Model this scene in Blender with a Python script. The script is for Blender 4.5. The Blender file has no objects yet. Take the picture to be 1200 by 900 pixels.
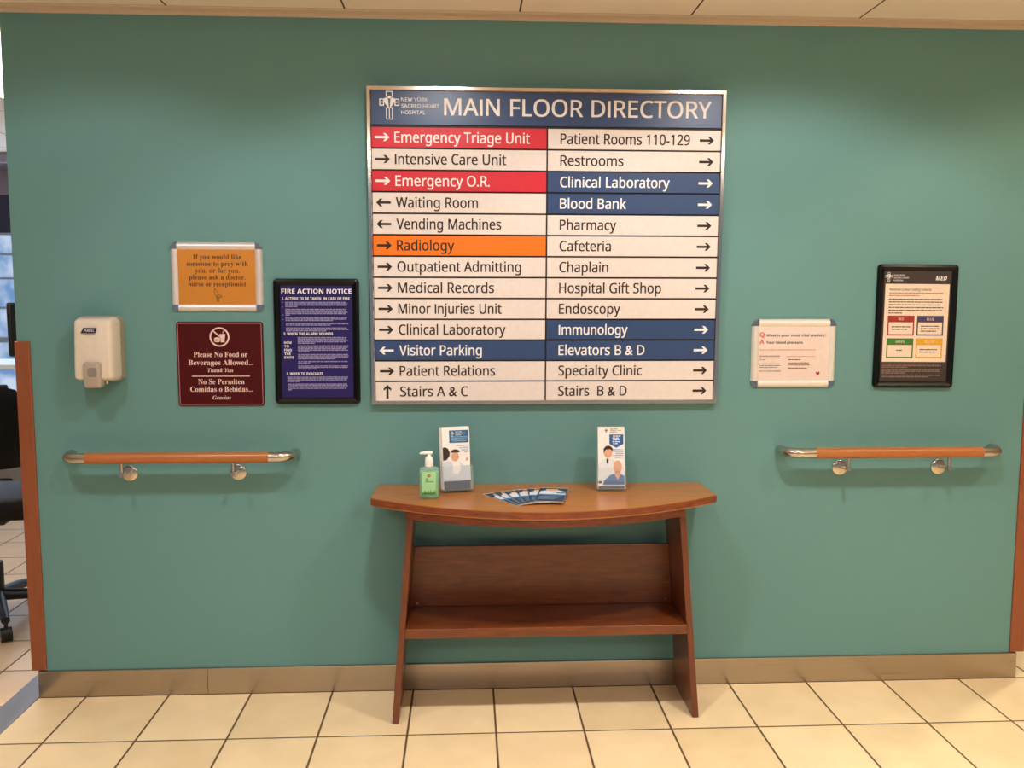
import bpy, bmesh, math, random
from mathutils import Vector, Matrix
random.seed(7)
PI = math.pi
scene = bpy.context.scene
COL = scene.collection

# ------------------------------------------------------------------ camera
cam_d = bpy.data.cameras.new('camera')
cam = bpy.data.objects.new('camera', cam_d)
COL.objects.link(cam)
cam_d.sensor_fit = 'HORIZONTAL'
cam_d.sensor_width = 36.0
cam_d.lens = 36.0 * 1034.2 / 1200.0
cam_d.clip_start = 0.05
PITCH, YAW, ROLL = 0.0997, 0.05057, 0.00176
fw = Vector((math.sin(YAW) * math.cos(PITCH), math.cos(YAW) * math.cos(PITCH), -math.sin(PITCH)))
rt = Vector((math.cos(YAW), -math.sin(YAW), 0))
up = rt.cross(fw)
r2 = rt * math.cos(ROLL) + up * math.sin(ROLL)
u2 = up * math.cos(ROLL) - rt * math.sin(ROLL)
M = Matrix((r2, u2, -fw)).transposed().to_4x4()
M.translation = Vector((0, -3.2599, 1.4973))
cam.matrix_world = M
scene.camera = cam

# ------------------------------------------------------------------ light and exposure
scene.view_settings.view_transform = 'Standard'
scene.view_settings.look = 'None'
scene.view_settings.gamma = 1.0
scene.view_settings.use_curve_mapping = False
scene.view_settings.exposure = -0.06
world = bpy.data.worlds.new('World')
scene.world = world
world.use_nodes = True
world.node_tree.nodes['Background'].inputs[0].default_value = (0.84, 0.97, 1.12, 1)
world.node_tree.nodes['Background'].inputs[1].default_value = 0.26


def lamp(name, kind, loc, energy, color, rot=(0, 0, 0), **kw):
    l = bpy.data.lights.new(name, kind)
    l.energy = energy
    l.color = color
    for k, v in kw.items():
        setattr(l, k, v)
    o = bpy.data.objects.new(name, l)
    o.location = loc
    o.rotation_euler = rot
    COL.objects.link(o)
    return o


WARM = (1.0, 0.92, 0.80)
# the row of recessed downlights in front of the wall
for x, e, c in ((-1.33, 22, (0.90, 0.98, 1.05)), (-0.11, 38, (0.96, .97, .98)), (1.11, 51, (1.0, .97, .94)), (2.33, 32, (1.0, 0.84, 0.60))):
    lamp('downlight_or_fill', 'SPOT', (x, -1.17, 2.46), e, c, rot=(math.radians(25), 0, 0), spot_size=math.radians(116), spot_blend=0.35, shadow_soft_size=0.07)
# the open part of the same lamps: a tighter beam straight down and the bare lens glow
for x, e, c in ((-1.33, 28, (1.0, .95, .88)), (-0.11, 40, WARM), (1.11, 43, WARM), (2.33, 42, (1.0, .87, .68))):
    lamp('downlight_beam', 'SPOT', (x, -1.17, 2.46), e, c, spot_size=math.radians(88), spot_blend=0.5, shadow_soft_size=0.07)
    lamp('downlight_lens', 'POINT', (x, -1.17, 2.455), 2.0, c, shadow_soft_size=0.028)
# added row of unseen spots over the walkway, to brighten the floor
for x, e, c in ((-1.5, 24, (1.0, .95, .88)), (-0.12, 34, WARM), (1.22, 40, WARM), (2.56, 85, (1.0, .87, .68))):
    lamp('downlight_or_fill', 'SPOT', (x, -2.75, 2.46), e, c, spot_size=math.radians(100), spot_blend=0.4, shadow_soft_size=0.07)
# unseen area lights added behind the camera as broad fill
lamp('lobby_fill', 'AREA', (-0.9, -4.3, 2.46), 40, (1.0, 0.9, 0.78), shape='RECTANGLE', size=1.2, size_y=0.6)
lamp('lobby_fill', 'AREA', (1.8, -4.3, 2.46), 50, (1.0, 0.86, 0.7), shape='RECTANGLE', size=1.2, size_y=0.6)
# unseen warm spot added beyond the right end, and the office on the left
lamp('downlight_or_fill', 'SPOT', (2.9, 0.5, 2.46), 120, WARM, spot_size=math.radians(150), spot_blend=1.0, shadow_soft_size=0.07)
lamp('office_troffer', 'AREA', (-2.2, 0.95, 2.46), 22, (1.0, 0.95, 0.9), shape='RECTANGLE', size=0.6, size_y=1.2)
lamp('daylight', 'AREA', (-3.4, 3.3, 1.6), 25, (0.65, 0.8, 1.0), rot=(-PI / 2, 0, 0), shape='RECTANGLE', size=3.0, size_y=1.4)


# ------------------------------------------------------------------ materials
def lin(h):
    h = h.lstrip('#')
    out = []
    for i in (0, 2, 4):
        c = int(h[i:i + 2], 16) / 255
        out.append(c / 12.92 if c <= 0.04045 else ((c + 0.055) / 1.055) ** 2.4)
    return tuple(out) + (1,)


MATS = {}


def mat(name, color, rough=0.5, metal=0.0, spec=0.5, alpha=1.0, emit=None, estr=0.0, bump=0.0, bscale=60.0, var=0.0, trans=0.0, coat=0.0):
    if name in MATS:
        return MATS[name]
    m = bpy.data.materials.new(name)
    m.use_nodes = True
    nt = m.node_tree
    b = nt.nodes['Principled BSDF']
    c = lin(color) if isinstance(color, str) else tuple(color) + (1,)
    b.inputs['Base Color'].default_value = c
    b.inputs['Roughness'].default_value = rough
    b.inputs['Metallic'].default_value = metal
    b.inputs['Specular IOR Level'].default_value = spec
    b.inputs['Alpha'].default_value = alpha
    b.inputs['Transmission Weight'].default_value = trans
    b.inputs['Coat Weight'].default_value = coat
    if emit:
        b.inputs['Emission Color'].default_value = lin(emit) if isinstance(emit, str) else tuple(emit) + (1,)
        b.inputs['Emission Strength'].default_value = estr
    tc = nt.nodes.new('ShaderNodeTexCoord')
    nz = nt.nodes.new('ShaderNodeTexNoise')
    nz.inputs['Scale'].default_value = bscale
    nz.inputs['Detail'].default_value = 4
    nt.links.new(tc.outputs['Object'], nz.inputs['Vector'])
    if var > 0 or (bump == 0 and alpha == 1):
        v = max(var, 0.03)
        rp = nt.nodes.new('ShaderNodeValToRGB')
        rp.color_ramp.elements[0].position = 0.3
        rp.color_ramp.elements[1].position = 0.7
        rp.color_ramp.elements[0].color = tuple(x * (1 - v) for x in c[:3]) + (1,)
        rp.color_ramp.elements[1].color = tuple(min(1, x * (1 + v)) for x in c[:3]) + (1,)
        nt.links.new(nz.outputs['Fac'], rp.inputs['Fac'])
        nt.links.new(rp.outputs['Color'], b.inputs['Base Color'])
    if bump > 0:
        bp = nt.nodes.new('ShaderNodeBump')
        bp.inputs['Strength'].default_value = bump
        bp.inputs['Distance'].default_value = 0.002
        nt.links.new(nz.outputs['Fac'], bp.inputs['Height'])
        nt.links.new(bp.outputs['Normal'], b.inputs['Normal'])
    MATS[name] = m
    return m


def wood(name, dark, light, scale, rough=0.32, coat=0.25, dist=3.0):
    """stained wood with grain running along the axis whose scale is smallest"""
    m = bpy.data.materials.new(name)
    m.use_nodes = True
    nt = m.node_tree
    b = nt.nodes['Principled BSDF']
    tc = nt.nodes.new('ShaderNodeTexCoord')
    mp = nt.nodes.new('ShaderNodeMapping')
    mp.inputs['Scale'].default_value = scale
    nt.links.new(tc.outputs['Object'], mp.inputs['Vector'])
    n1 = nt.nodes.new('ShaderNodeTexNoise')
    n1.inputs['Scale'].default_value = 1.0
    n1.inputs['Detail'].default_value = 6
    n1.inputs['Roughness'].default_value = 0.6
    n1.inputs['Distortion'].default_value = dist
    nt.links.new(mp.outputs['Vector'], n1.inputs['Vector'])
    n2 = nt.nodes.new('ShaderNodeTexNoise')
    n2.inputs['Scale'].default_value = 5.0
    n2.inputs['Detail'].default_value = 3
    nt.links.new(mp.outputs['Vector'], n2.inputs['Vector'])
    mx = nt.nodes.new('ShaderNodeMath')
    mx.operation = 'MULTIPLY_ADD'
    mx.inputs[1].default_value = 0.35
    nt.links.new(n2.outputs['Fac'], mx.inputs[0])
    mm = nt.nodes.new('ShaderNodeMath')
    mm.operation = 'MULTIPLY'
    mm.inputs[1].default_value = 0.65
    nt.links.new(n1.outputs['Fac'], mm.inputs[0])
    nt.links.new(mm.outputs[0], mx.inputs[2])
    rp = nt.nodes.new('ShaderNodeValToRGB')
    rp.color_ramp.elements[0].position = 0.34
    rp.color_ramp.elements[1].position = 0.66
    rp.color_ramp.elements[0].color = lin(dark)
    rp.color_ramp.elements[1].color = lin(light)
    nt.links.new(mx.outputs[0], rp.inputs['Fac'])
    nt.links.new(rp.outputs['Color'], b.inputs['Base Color'])
    b.inputs['Roughness'].default_value = rough
    b.inputs['Coat Weight'].default_value = coat
    b.inputs['Coat Roughness'].default_value = 0.25
    MATS[name] = m
    return m


def metal(name, color, rough, scale):
    """brushed metal: streaks of roughness and tone along one axis"""
    m = bpy.data.materials.new(name)
    m.use_nodes = True
    nt = m.node_tree
    b = nt.nodes['Principled BSDF']
    tc = nt.nodes.new('ShaderNodeTexCoord')
    mp = nt.nodes.new('ShaderNodeMapping')
    mp.inputs['Scale'].default_value = scale
    n = nt.nodes.new('ShaderNodeTexNoise')
    n.inputs['Scale'].default_value = 1.0
    n.inputs['Detail'].default_value = 5
    nt.links.new(tc.outputs['Object'], mp.inputs['Vector'])
    nt.links.new(mp.outputs['Vector'], n.inputs['Vector'])
    rp = nt.nodes.new('ShaderNodeMapRange')
    rp.inputs['To Min'].default_value = rough * 0.75
    rp.inputs['To Max'].default_value = rough * 1.3
    nt.links.new(n.outputs['Fac'], rp.inputs['Value'])
    nt.links.new(rp.outputs[0], b.inputs['Roughness'])
    cr = nt.nodes.new('ShaderNodeValToRGB')
    c = lin(color)
    cr.color_ramp.elements[0].color = tuple(x * 0.88 for x in c[:3]) + (1,)
    cr.color_ramp.elements[1].color = c
    nt.links.new(n.outputs['Fac'], cr.inputs['Fac'])
    nt.links.new(cr.outputs['Color'], b.inputs['Base Color'])
    b.inputs['Metallic'].default_value = 1.0
    MATS[name] = m
    return m


def tile_floor(name, x0, tx, y0, ty, base, grout, gw):
    m = bpy.data.materials.new(name)
    m.use_nodes = True
    nt = m.node_tree
    b = nt.nodes['Principled BSDF']
    g = nt.nodes.new('ShaderNodeNewGeometry')
    sp = nt.nodes.new('ShaderNodeSeparateXYZ')
    nt.links.new(g.outputs['Position'], sp.inputs[0])

    def mth(op, a, bb=None, c=None):
        n = nt.nodes.new('ShaderNodeMath')
        n.operation = op
        for i, v in enumerate((a, bb, c)):
            if v is None:
                continue
            if isinstance(v, (int, float)):
                n.inputs[i].default_value = v
            else:
                nt.links.new(v, n.inputs[i])
        return n.outputs[0]

    idx = []
    dist = []
    for ax, c0, t in ((0, x0, tx), (1, y0, ty)):
        u = mth('DIVIDE', mth('SUBTRACT', sp.outputs[ax], c0), t)
        idx.append(mth('FLOOR', u))
        f = mth('FRACT', u)
        dist.append(mth('MULTIPLY', mth('MINIMUM', f, mth('SUBTRACT', 1.0, f)), t))
    d = mth('MINIMUM', dist[0], dist[1])
    mask = nt.nodes.new('ShaderNodeMapRange')
    mask.interpolation_type = 'SMOOTHSTEP'
    mask.inputs['From Min'].default_value = gw * 0.35
    mask.inputs['From Max'].default_value = gw * 0.75
    nt.links.new(d, mask.inputs['Value'])
    cb = nt.nodes.new('ShaderNodeCombineXYZ')
    nt.links.new(idx[0], cb.inputs[0])
    nt.links.new(idx[1], cb.inputs[1])
    wn = nt.nodes.new('ShaderNodeTexWhiteNoise')
    wn.noise_dimensions = '2D'
    nt.links.new(cb.outputs[0], wn.inputs['Vector'])
    nz = nt.nodes.new('ShaderNodeTexNoise')
    nz.inputs['Scale'].default_value = 7
    nz.inputs['Detail'].default_value = 5
    nt.links.new(g.outputs['Position'], nz.inputs['Vector'])
    fac = mth('ADD', mth('MULTIPLY', wn.outputs['Value'], 0.35), mth('MULTIPLY', nz.outputs['Fac'], 0.65))
    rp = nt.nodes.new('ShaderNodeValToRGB')
    c = lin(base)
    rp.color_ramp.elements[0].position = 0.25
    rp.color_ramp.elements[1].position = 0.75
    rp.color_ramp.elements[0].color = (c[0] * 0.88, c[1] * 0.85, c[2] * 0.8, 1)
    rp.color_ramp.elements[1].color = (min(1, c[0] * 1.08), min(1, c[1] * 1.08), min(1, c[2] * 1.1), 1)
    nt.links.new(fac, rp.inputs['Fac'])
    mix = nt.nodes.new('ShaderNodeMix')
    mix.data_type = 'RGBA'
    nt.links.new(mask.outputs[0], mix.inputs['Factor'])
    mix.inputs['A'].default_value = lin(grout)
    nt.links.new(rp.outputs['Color'], mix.inputs['B'])
    nt.links.new(mix.outputs['Result'], b.inputs['Base Color'])
    ro = nt.nodes.new('ShaderNodeMapRange')
    ro.inputs['To Min'].default_value = 0.8
    ro.inputs['To Max'].default_value = 0.3
    nt.links.new(mask.outputs[0], ro.inputs['Value'])
    nt.links.new(ro.outputs[0], b.inputs['Roughness'])
    bp = nt.nodes.new('ShaderNodeBump')
    bp.inputs['Strength'].default_value = 0.6
    bp.inputs['Distance'].default_value = 0.003
    nt.links.new(mask.outputs[0], bp.inputs['Height'])
    nt.links.new(bp.outputs['Normal'], b.inputs['Normal'])
    MATS[name] = m
    return m


def ceiling_tiles(name, x0, y0, t, base, line):
    m = bpy.data.materials.new(name)
    m.use_nodes = True
    nt = m.node_tree
    b = nt.nodes['Principled BSDF']
    b.inputs['Roughness'].default_value = 0.9
    g = nt.nodes.new('ShaderNodeNewGeometry')
    mp = nt.nodes.new('ShaderNodeMapping')
    mp.inputs['Location'].default_value = (-x0, -y0, 0)
    nt.links.new(g.outputs['Position'], mp.inputs['Vector'])
    br = nt.nodes.new('ShaderNodeTexBrick')
    br.offset = 0.0
    br.inputs['Scale'].default_value = 1.0
    br.inputs['Brick Width'].default_value = t
    br.inputs['Row Height'].default_value = t
    br.inputs['Mortar Size'].default_value = 0.0035
    br.inputs['Mortar Smooth'].default_value = 0.1
    br.inputs['Color1'].default_value = lin(base)
    br.inputs['Color2'].default_value = lin(base)
    br.inputs['Mortar'].default_value = lin(line)
    nt.links.new(mp.outputs['Vector'], br.inputs['Vector'])
    nt.links.new(br.outputs['Color'], b.inputs['Base Color'])
    nz = nt.nodes.new('ShaderNodeTexNoise')
    nz.inputs['Scale'].default_value = 180
    nt.links.new(g.outputs['Position'], nz.inputs['Vector'])
    bp = nt.nodes.new('ShaderNodeBump')
    bp.inputs['Strength'].default_value = 0.3
    bp.inputs['Distance'].default_value = 0.002
    nt.links.new(nz.outputs['Fac'], bp.inputs['Height'])
    nt.links.new(bp.outputs['Normal'], b.inputs['Normal'])
    MATS[name] = m
    return m


# ------------------------------------------------------------------ mesh helpers
def new():
    return bmesh.new()


def empty(name, loc, label, cat, group=None, rot=(0, 0, 0)):
    o = bpy.data.objects.new(name, None)
    o.empty_display_size = 0.05
    o.location = loc
    o.rotation_euler = rot
    COL.objects.link(o)
    tag(o, label, cat, group)
    return o


def tag(o, label=None, cat=None, group=None):
    if label:
        o['label'] = label
    if cat:
        o['category'] = cat
    if group:
        o['group'] = group
    return o


def obj(name, bm, mats, parent=None, smooth=False, label=None, kind=None, loc=None, rot=None):
    if not isinstance(mats, (list, tuple)):
        mats = [mats]
    bmesh.ops.recalc_face_normals(bm, faces=bm.faces)
    me = bpy.data.meshes.new(name)
    bm.to_mesh(me)
    bm.free()
    for m in mats:
        me.materials.append(m)
    return link(name, me, parent, smooth, label, kind, loc, rot)


def link(name, me, parent=None, smooth=False, label=None, kind=None, loc=None, rot=None):
    if smooth:
        for p in me.polygons:
            p.use_smooth = True
        try:
            me.set_sharp_from_angle(angle=math.radians(38))
        except Exception:
            pass
    o = bpy.data.objects.new(name, me)
    COL.objects.link(o)
    if parent:
        o.parent = parent
    if label:
        o['label'] = label
    if kind:
        o['kind'] = kind
    if loc:
        o.location = loc
    if rot:
        o.rotation_euler = rot
    return o


def box(bm, x0, x1, y0, y1, z0, z1, bev=0.0, seg=2, mi=0):
    vs = [bm.verts.new(c) for c in ((x0, y0, z0), (x1, y0, z0), (x1, y1, z0), (x0, y1, z0), (x0, y0, z1), (x1, y0, z1), (x1, y1, z1), (x0, y1, z1))]
    fs = [bm.faces.new([vs[i] for i in q]) for q in ((0, 3, 2, 1), (4, 5, 6, 7), (0, 1, 5, 4), (1, 2, 6, 5), (2, 3, 7, 6), (3, 0, 4, 7))]
    for f in fs:
        f.material_index = mi
    if bev > 0:
        es = list({e for f in fs for e in f.edges})
        bmesh.ops.bevel(bm, geom=es, offset=bev, segments=seg, profile=0.5, affect='EDGES', clamp_overlap=True)
    return bm


def hexa(bm, pts, bev=0.0, seg=2):
    """a board from 8 corners: bottom four then top four"""
    vs = [bm.verts.new(c) for c in pts]
    fs = [bm.faces.new([vs[i] for i in q]) for q in ((0, 3, 2, 1), (4, 5, 6, 7), (0, 1, 5, 4), (1, 2, 6, 5), (2, 3, 7, 6), (3, 0, 4, 7))]
    if bev > 0:
        es = list({e for f in fs for e in f.edges})
        bmesh.ops.bevel(bm, geom=es, offset=bev, segments=seg, profile=0.5, affect='EDGES', clamp_overlap=True)
    return bm


def rr(w, h, r, n=6):
    """rounded rectangle loop centred at 0"""
    r = max(r, 0.0004)
    pts = []
    for cx, cz, a0 in ((w / 2 - r, h / 2 - r, 0), (-w / 2 + r, h / 2 - r, 90), (-w / 2 + r, -h / 2 + r, 180), (w / 2 - r, -h / 2 + r, 270)):
        for i in range(n + 1):
            a = math.radians(a0 + 90 * i / n)
            pts.append((cx + r * math.cos(a), cz + r * math.sin(a)))
    return pts


def loft(bm, cx, cz, w, h, r, prof, cap0=True, cap1=True, n=6, mi=0):
    """loops of a rounded rectangle in the xz plane; prof = [(inset, y), ...]"""
    loops = []
    for p in prof:
        ins, y = p[0], p[1]
        dz = p[2] if len(p) > 2 else 0
        loops.append([bm.verts.new((cx + a, y, cz + b + dz)) for a, b in rr(w - 2 * ins, h - 2 * ins, r - ins, n)])
    k = len(loops[0])
    for a, b in zip(loops, loops[1:]):
        for i in range(k):
            f = bm.faces.new((a[i], a[(i + 1) % k], b[(i + 1) % k], b[i]))
            f.material_index = mi
    if cap0:
        bm.faces.new(loops[0]).material_index = mi
    if cap1:
        bm.faces.new(list(reversed(loops[-1]))).material_index = mi
    return bm


def poly(bm, pts, y0, y1, mi=0):
    """prism from a polygon in the xz plane between two depths"""
    a = [bm.verts.new((x, y0, z)) for x, z in pts]
    b = [bm.verts.new((x, y1, z)) for x, z in pts]
    k = len(pts)
    fs = [bm.faces.new(a), bm.faces.new(list(reversed(b)))]
    for i in range(k):
        fs.append(bm.faces.new((a[i], b[i], b[(i + 1) % k], a[(i + 1) % k])))
    for f in fs:
        f.material_index = mi
    return fs


def slab(bm, pts, z0, z1, top=0, side=0):
    """prism from a polygon in the xy plane"""
    a = [bm.verts.new((x, y, z0)) for x, y in pts]
    b = [bm.verts.new((x, y, z1)) for x, y in pts]
    k = len(pts)
    f = bm.faces.new(list(reversed(a))); f.material_index = side
    f = bm.faces.new(b); f.material_index = top
    for i in range(k):
        f = bm.faces.new((a[i], a[(i + 1) % k], b[(i + 1) % k], b[i]))
        f.material_index = side
    return bm


def ell(cx, cz, rx, rz, n=20, a0=0, a1=360):
    return [(cx + rx * math.cos(math.radians(a0 + (a1 - a0) * i / n)), cz + rz * math.sin(math.radians(a0 + (a1 - a0) * i / n))) for i in range(n if a1 - a0 == 360 else n + 1)]


def tube(bm, pts, rad, n=14, cap=True, mi=0):
    pts = [Vector(p) for p in pts]
    rads = rad if isinstance(rad, (list, tuple)) else [rad] * len(pts)
    loops = []
    t0 = (pts[1] - pts[0]).normalized()
    ref = Vector((0, 0, 1)) if abs(t0.z) < 0.9 else Vector((1, 0, 0))
    nrm = (ref - t0 * ref.dot(t0)).normalized()
    for i, p in enumerate(pts):
        t = (pts[min(i + 1, len(pts) - 1)] - pts[max(i - 1, 0)]).normalized()
        nrm = (nrm - t * nrm.dot(t)).normalized()
        bn = t.cross(nrm)
        loops.append([bm.verts.new(p + (nrm * math.cos(2 * PI * k / n) + bn * math.sin(2 * PI * k / n)) * rads[i]) for k in range(n)])
    for a, b in zip(loops, loops[1:]):
        for k in range(n):
            f = bm.faces.new((a[k], a[(k + 1) % n], b[(k + 1) % n], b[k]))
            f.material_index = mi
    if cap:
        bm.faces.new(list(reversed(loops[0]))).material_index = mi
        bm.faces.new(loops[-1]).material_index = mi
    return bm


def ring(bm, cx, cz, ro, ri, y0, y1, n=28, mi=0):
    vs = []
    for i in range(n):
        a = 2 * PI * i / n
        c, s = math.cos(a), math.sin(a)
        vs.append([bm.verts.new((cx + r * c, y, cz + r * s)) for r, y in ((ro, y0), (ro, y1), (ri, y1), (ri, y0))])
    for i in range(n):
        a, b = vs[i], vs[(i + 1) % n]
        for k in range(4):
            bm.faces.new((a[k], b[k], b[(k + 1) % 4], a[(k + 1) % 4])).material_index = mi
    return bm


# ------------------------------------------------------------------ lettering
_txt = {}
text_scene = bpy.data.scenes.new('text_workbench')   # keeps lettering evaluation away from the big scene; removed at the end


def letters(s, kind):
    """plain letters mapped to the sans, bold, serif and slanted serif alphabets of the built-in font"""
    A, a, d = {'sans': (0x1D5A0, 0x1D5BA, 0x1D7E2), 'bold': (0x1D5D4, 0x1D5EE, 0x1D7EC), 'serif': (0x1D400, 0x1D41A, 0x1D7CE), 'slant': (0x1D468, 0x1D482, 0x1D7CE)}[kind]
    if kind == 'sans':
        plain = 'I'
    else:
        plain = ''
    if kind == 'bold':
        s = s.replace('I', 'l')          # the bold capital I of the font has bars, its small l is a plain stem
    return ''.join(c if c in plain and plain else chr(A + ord(c) - 65) if 'A' <= c <= 'Z' else chr(a + ord(c) - 97) if 'a' <= c <= 'z' else chr(d + ord(c) - 48) if c.isdigit() else c for c in s)


def glyphs(body, shear=0.0, space=1.0, res=3):
    key = (body, shear, space, res)
    if key in _txt:
        return _txt[key]
    cu = bpy.data.curves.new('t', 'FONT')
    cu.body = body
    cu.size = 1.0
    cu.shear = shear
    cu.space_character = space
    cu.resolution_u = res
    o = bpy.data.objects.new('t', cu)
    text_scene.collection.objects.link(o)
    with bpy.context.temp_override(scene=text_scene, view_layer=text_scene.view_layers[0]):
        dg = bpy.context.evaluated_depsgraph_get()
        dg.update()
    me = bpy.data.meshes.new_from_object(o.evaluated_get(dg))
    vs = [(v.co.x, v.co.y) for v in me.vertices]
    fs = [tuple(p.vertices) for p in me.polygons]
    bpy.data.objects.remove(o)
    bpy.data.curves.remove(cu)
    bpy.data.meshes.remove(me)
    _txt[key] = (vs, fs)
    return vs, fs


def write(bm, body, x, z, h, y, width=None, align='L', fat=0.0, shear=0.0, space=1.0, sx=1.0, font='sans', mi=0, res=3):
    """lettering at depth y facing -y: x left edge (or centre / right), z baseline, h capital height; fat thickens the strokes"""
    vs, fs = glyphs(letters(body, font), shear, space, res)
    if not vs:
        return
    hv, _ = glyphs(letters('H', font), 0, 1.0, res)
    cap = max(v[1] for v in hv) - min(v[1] for v in hv)
    s = h / cap
    x0 = min(v[0] for v in vs)
    x1 = max(v[0] for v in vs)
    k = s * sx if width is None else width / (x1 - x0)
    w = (x1 - x0) * k
    ox = x - (0 if align == 'L' else w / 2 if align == 'C' else w)
    steps = [(0, 0)] if fat == 0 else [(-fat, -fat * .5), (-fat, fat * .5), (fat, -fat * .5), (fat, fat * .5)]
    for q, (dx, dz) in enumerate(steps):
        bv = [bm.verts.new((ox + (a - x0) * k + dx * s, y - .00003 * q, z + b * s + dz * s)) for a, b in vs]
        for f in fs:
            try:
                bm.faces.new([bv[i] for i in f]).material_index = mi
            except ValueError:
                pass


def rect(bm, x0, x1, z0, z1, y, mi=0):
    vs = [bm.verts.new(c) for c in ((x0, y, z0), (x1, y, z0), (x1, y, z1), (x0, y, z1))]
    bm.faces.new(vs).material_index = mi


def flat(bm, pts, y, mi=0):
    bm.faces.new([bm.verts.new((a, y, b)) for a, b in pts]).material_index = mi


def greek(bm, x0, x1, z, h, y, last=1.0, mi=0, seed=0):
    """one printed line too small to read: word-length dashes"""
    rnd = random.Random(seed)
    x = x0
    end = x0 + (x1 - x0) * last
    while x < end - h:
        w = h * rnd.uniform(1.5, 5.5)
        e = min(x + w, end)
        rect(bm, x, e, z, z + h, y, mi)
        x = e + h * 0.55


def emblem(bm, cx, cz, H, y, mi=0, heart=None):
    """outlined cross with a heart shape on its crossing"""
    W = H * 0.72
    t = H * 0.25
    lw = H * 0.035
    top = cz + H / 2
    bot = cz - H / 2
    ax = cz + H * 0.11

    def frame(x0, x1, z0, z1):
        rect(bm, x0, x1, z0, z0 + lw, y, mi); rect(bm, x0, x1, z1 - lw, z1, y, mi)
        rect(bm, x0, x0 + lw, z0 + lw, z1 - lw, y, mi); rect(bm, x1 - lw, x1, z0 + lw, z1 - lw, y, mi)
    frame(cx - t / 2, cx + t / 2, ax + t * .75, top)
    frame(cx - t / 2, cx + t / 2, bot, ax - t * .72)
    frame(cx - W / 2, cx - t * .75, ax - t / 2, ax + t / 2)
    frame(cx + t * .75, cx + W / 2, ax - t / 2, ax + t / 2)
    rect(bm, cx - lw * .4, cx + lw * .4, bot + lw * 1.4, ax - t * .85, y, mi)
    for s in (-1, 1):
        rect(bm, cx + s * W * .36 - t * .12, cx + s * W * .36 + t * .12, ax - lw * .5, ax + lw * .5, y, mi)
    # heart at the crossing, split by a staff
    hp = [(0, -1.15), (.55, -.45), (.92, .1), (.95, .5), (.7, .82), (.35, .8), (.12, .45)]
    for s in (-1, 1):
        q = [(cx + s * (a * t * .78 + t * .06), ax + b * t * .78) for a, b in hp]
        flat(bm, q if s > 0 else q[::-1], y, mi)
    flat(bm, [(cx - t * .2, ax + t * .5), (cx + t * .2, ax + t * .5), (cx + t * .3, ax + t * .68), (cx, ax + t * .88), (cx - t * .3, ax + t * .68)], y - .0002, mi)


# ------------------------------------------------------------------ the setting
m_wall = mat('teal_wall_paint', '#669492', rough=0.55, spec=0.3, bump=0.25, bscale=260)
m_floor = tile_floor('beige_floor_tile', -0.2105, 0.3048, -0.358, 0.3465, '#eed6ac', '#5d4630', 0.0065)
m_floor2 = tile_floor('office_floor_tile', -1.858, 0.316, 0.2369, 0.3144, '#e3c6a0', '#5d4630', 0.0065)
m_ceil = ceiling_tiles('acoustic_ceiling_tile', -1.032, -0.66, 0.6096, '#f6e6d8', '#4a3d33')
m_white = mat('office_white_paint', '#d9cfc6', rough=0.7)
m_lav = mat('office_soffit_paint', '#a79db0', rough=0.7)
m_guard = wood('corner_guard_wood', '#8a4a2c', '#96532f', (60, 60, 4), rough=0.5, coat=0.0, dist=0.5)
m_steel = metal('brushed_steel', '#b5a898', 0.30, (3, 200, 200))
m_strip = metal('scuffed_aluminium', '#a6a3a5', 0.42, (60, 6, 60))
m_trimc = mat('ceiling_angle_paint', '#d8c3ac', rough=0.6)


def struct(name, bm, m, smooth=False):
    return obj(name, bm, m, None, smooth, None, 'structure')


XL, XR = -1.620, 2.183
CZ = 2.489
b = new(); box(b, XL + .001, XR - .001, 0.0, 0.16, 0.104, CZ); box(b, -1.601, 2.156, 0.0, 0.16, 0.0, 0.104); struct('wall_back', b, m_wall)
b = new(); box(b, -1.60, 6.0, -6.0, 0.0, -0.05, 0.0); box(b, XL - .02, 6.0, 0.0, 5.0, -0.05, 0.0); struct('floor', b, m_floor)
b = new(); box(b, -7.0, -1.60, -6.0, -0.0005, -0.05, 0.0); box(b, -7.0, XL - .02, -.0005, 5.0, -0.05, 0.0); struct('floor_left', b, m_floor2)
b = new(); box(b, -7.0, 6.0, -6.0, 5.0, CZ, CZ + 0.05); struct('ceiling', b, m_ceil)
b = new()
box(b, -1.602, -0.981, -0.012, 0.0, 0.0, 0.101, .0015)
box(b, -0.980, 2.157, -0.012, 0.0, 0.0, 0.101, .0015)
struct('baseboard_back', b, m_steel)
b = new(); box(b, XL - .006, -1.572, -0.008, 0.165, 0.104, 1.331, .003); struct('trim_1', b, m_guard)
b = new(); box(b, 2.131, XR + .006, -0.008, 0.165, 0.104, 1.331, .003); struct('trim_2', b, m_guard)
b = new()
box(b, XL, XR, -0.030, 0.0, CZ - 0.003, CZ); box(b, XL, XR, -0.004, 0.0, CZ - 0.016, CZ - .003)
box(b, XL, XR, -0.052, -0.032, CZ - 0.006, CZ)
struct('trim_3', b, m_trimc)
b = new(); box(b, -1.703, -1.601, -3.5, 0.3, 0.0, 0.003, .001); struct('trim_4', b, m_strip)

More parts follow.
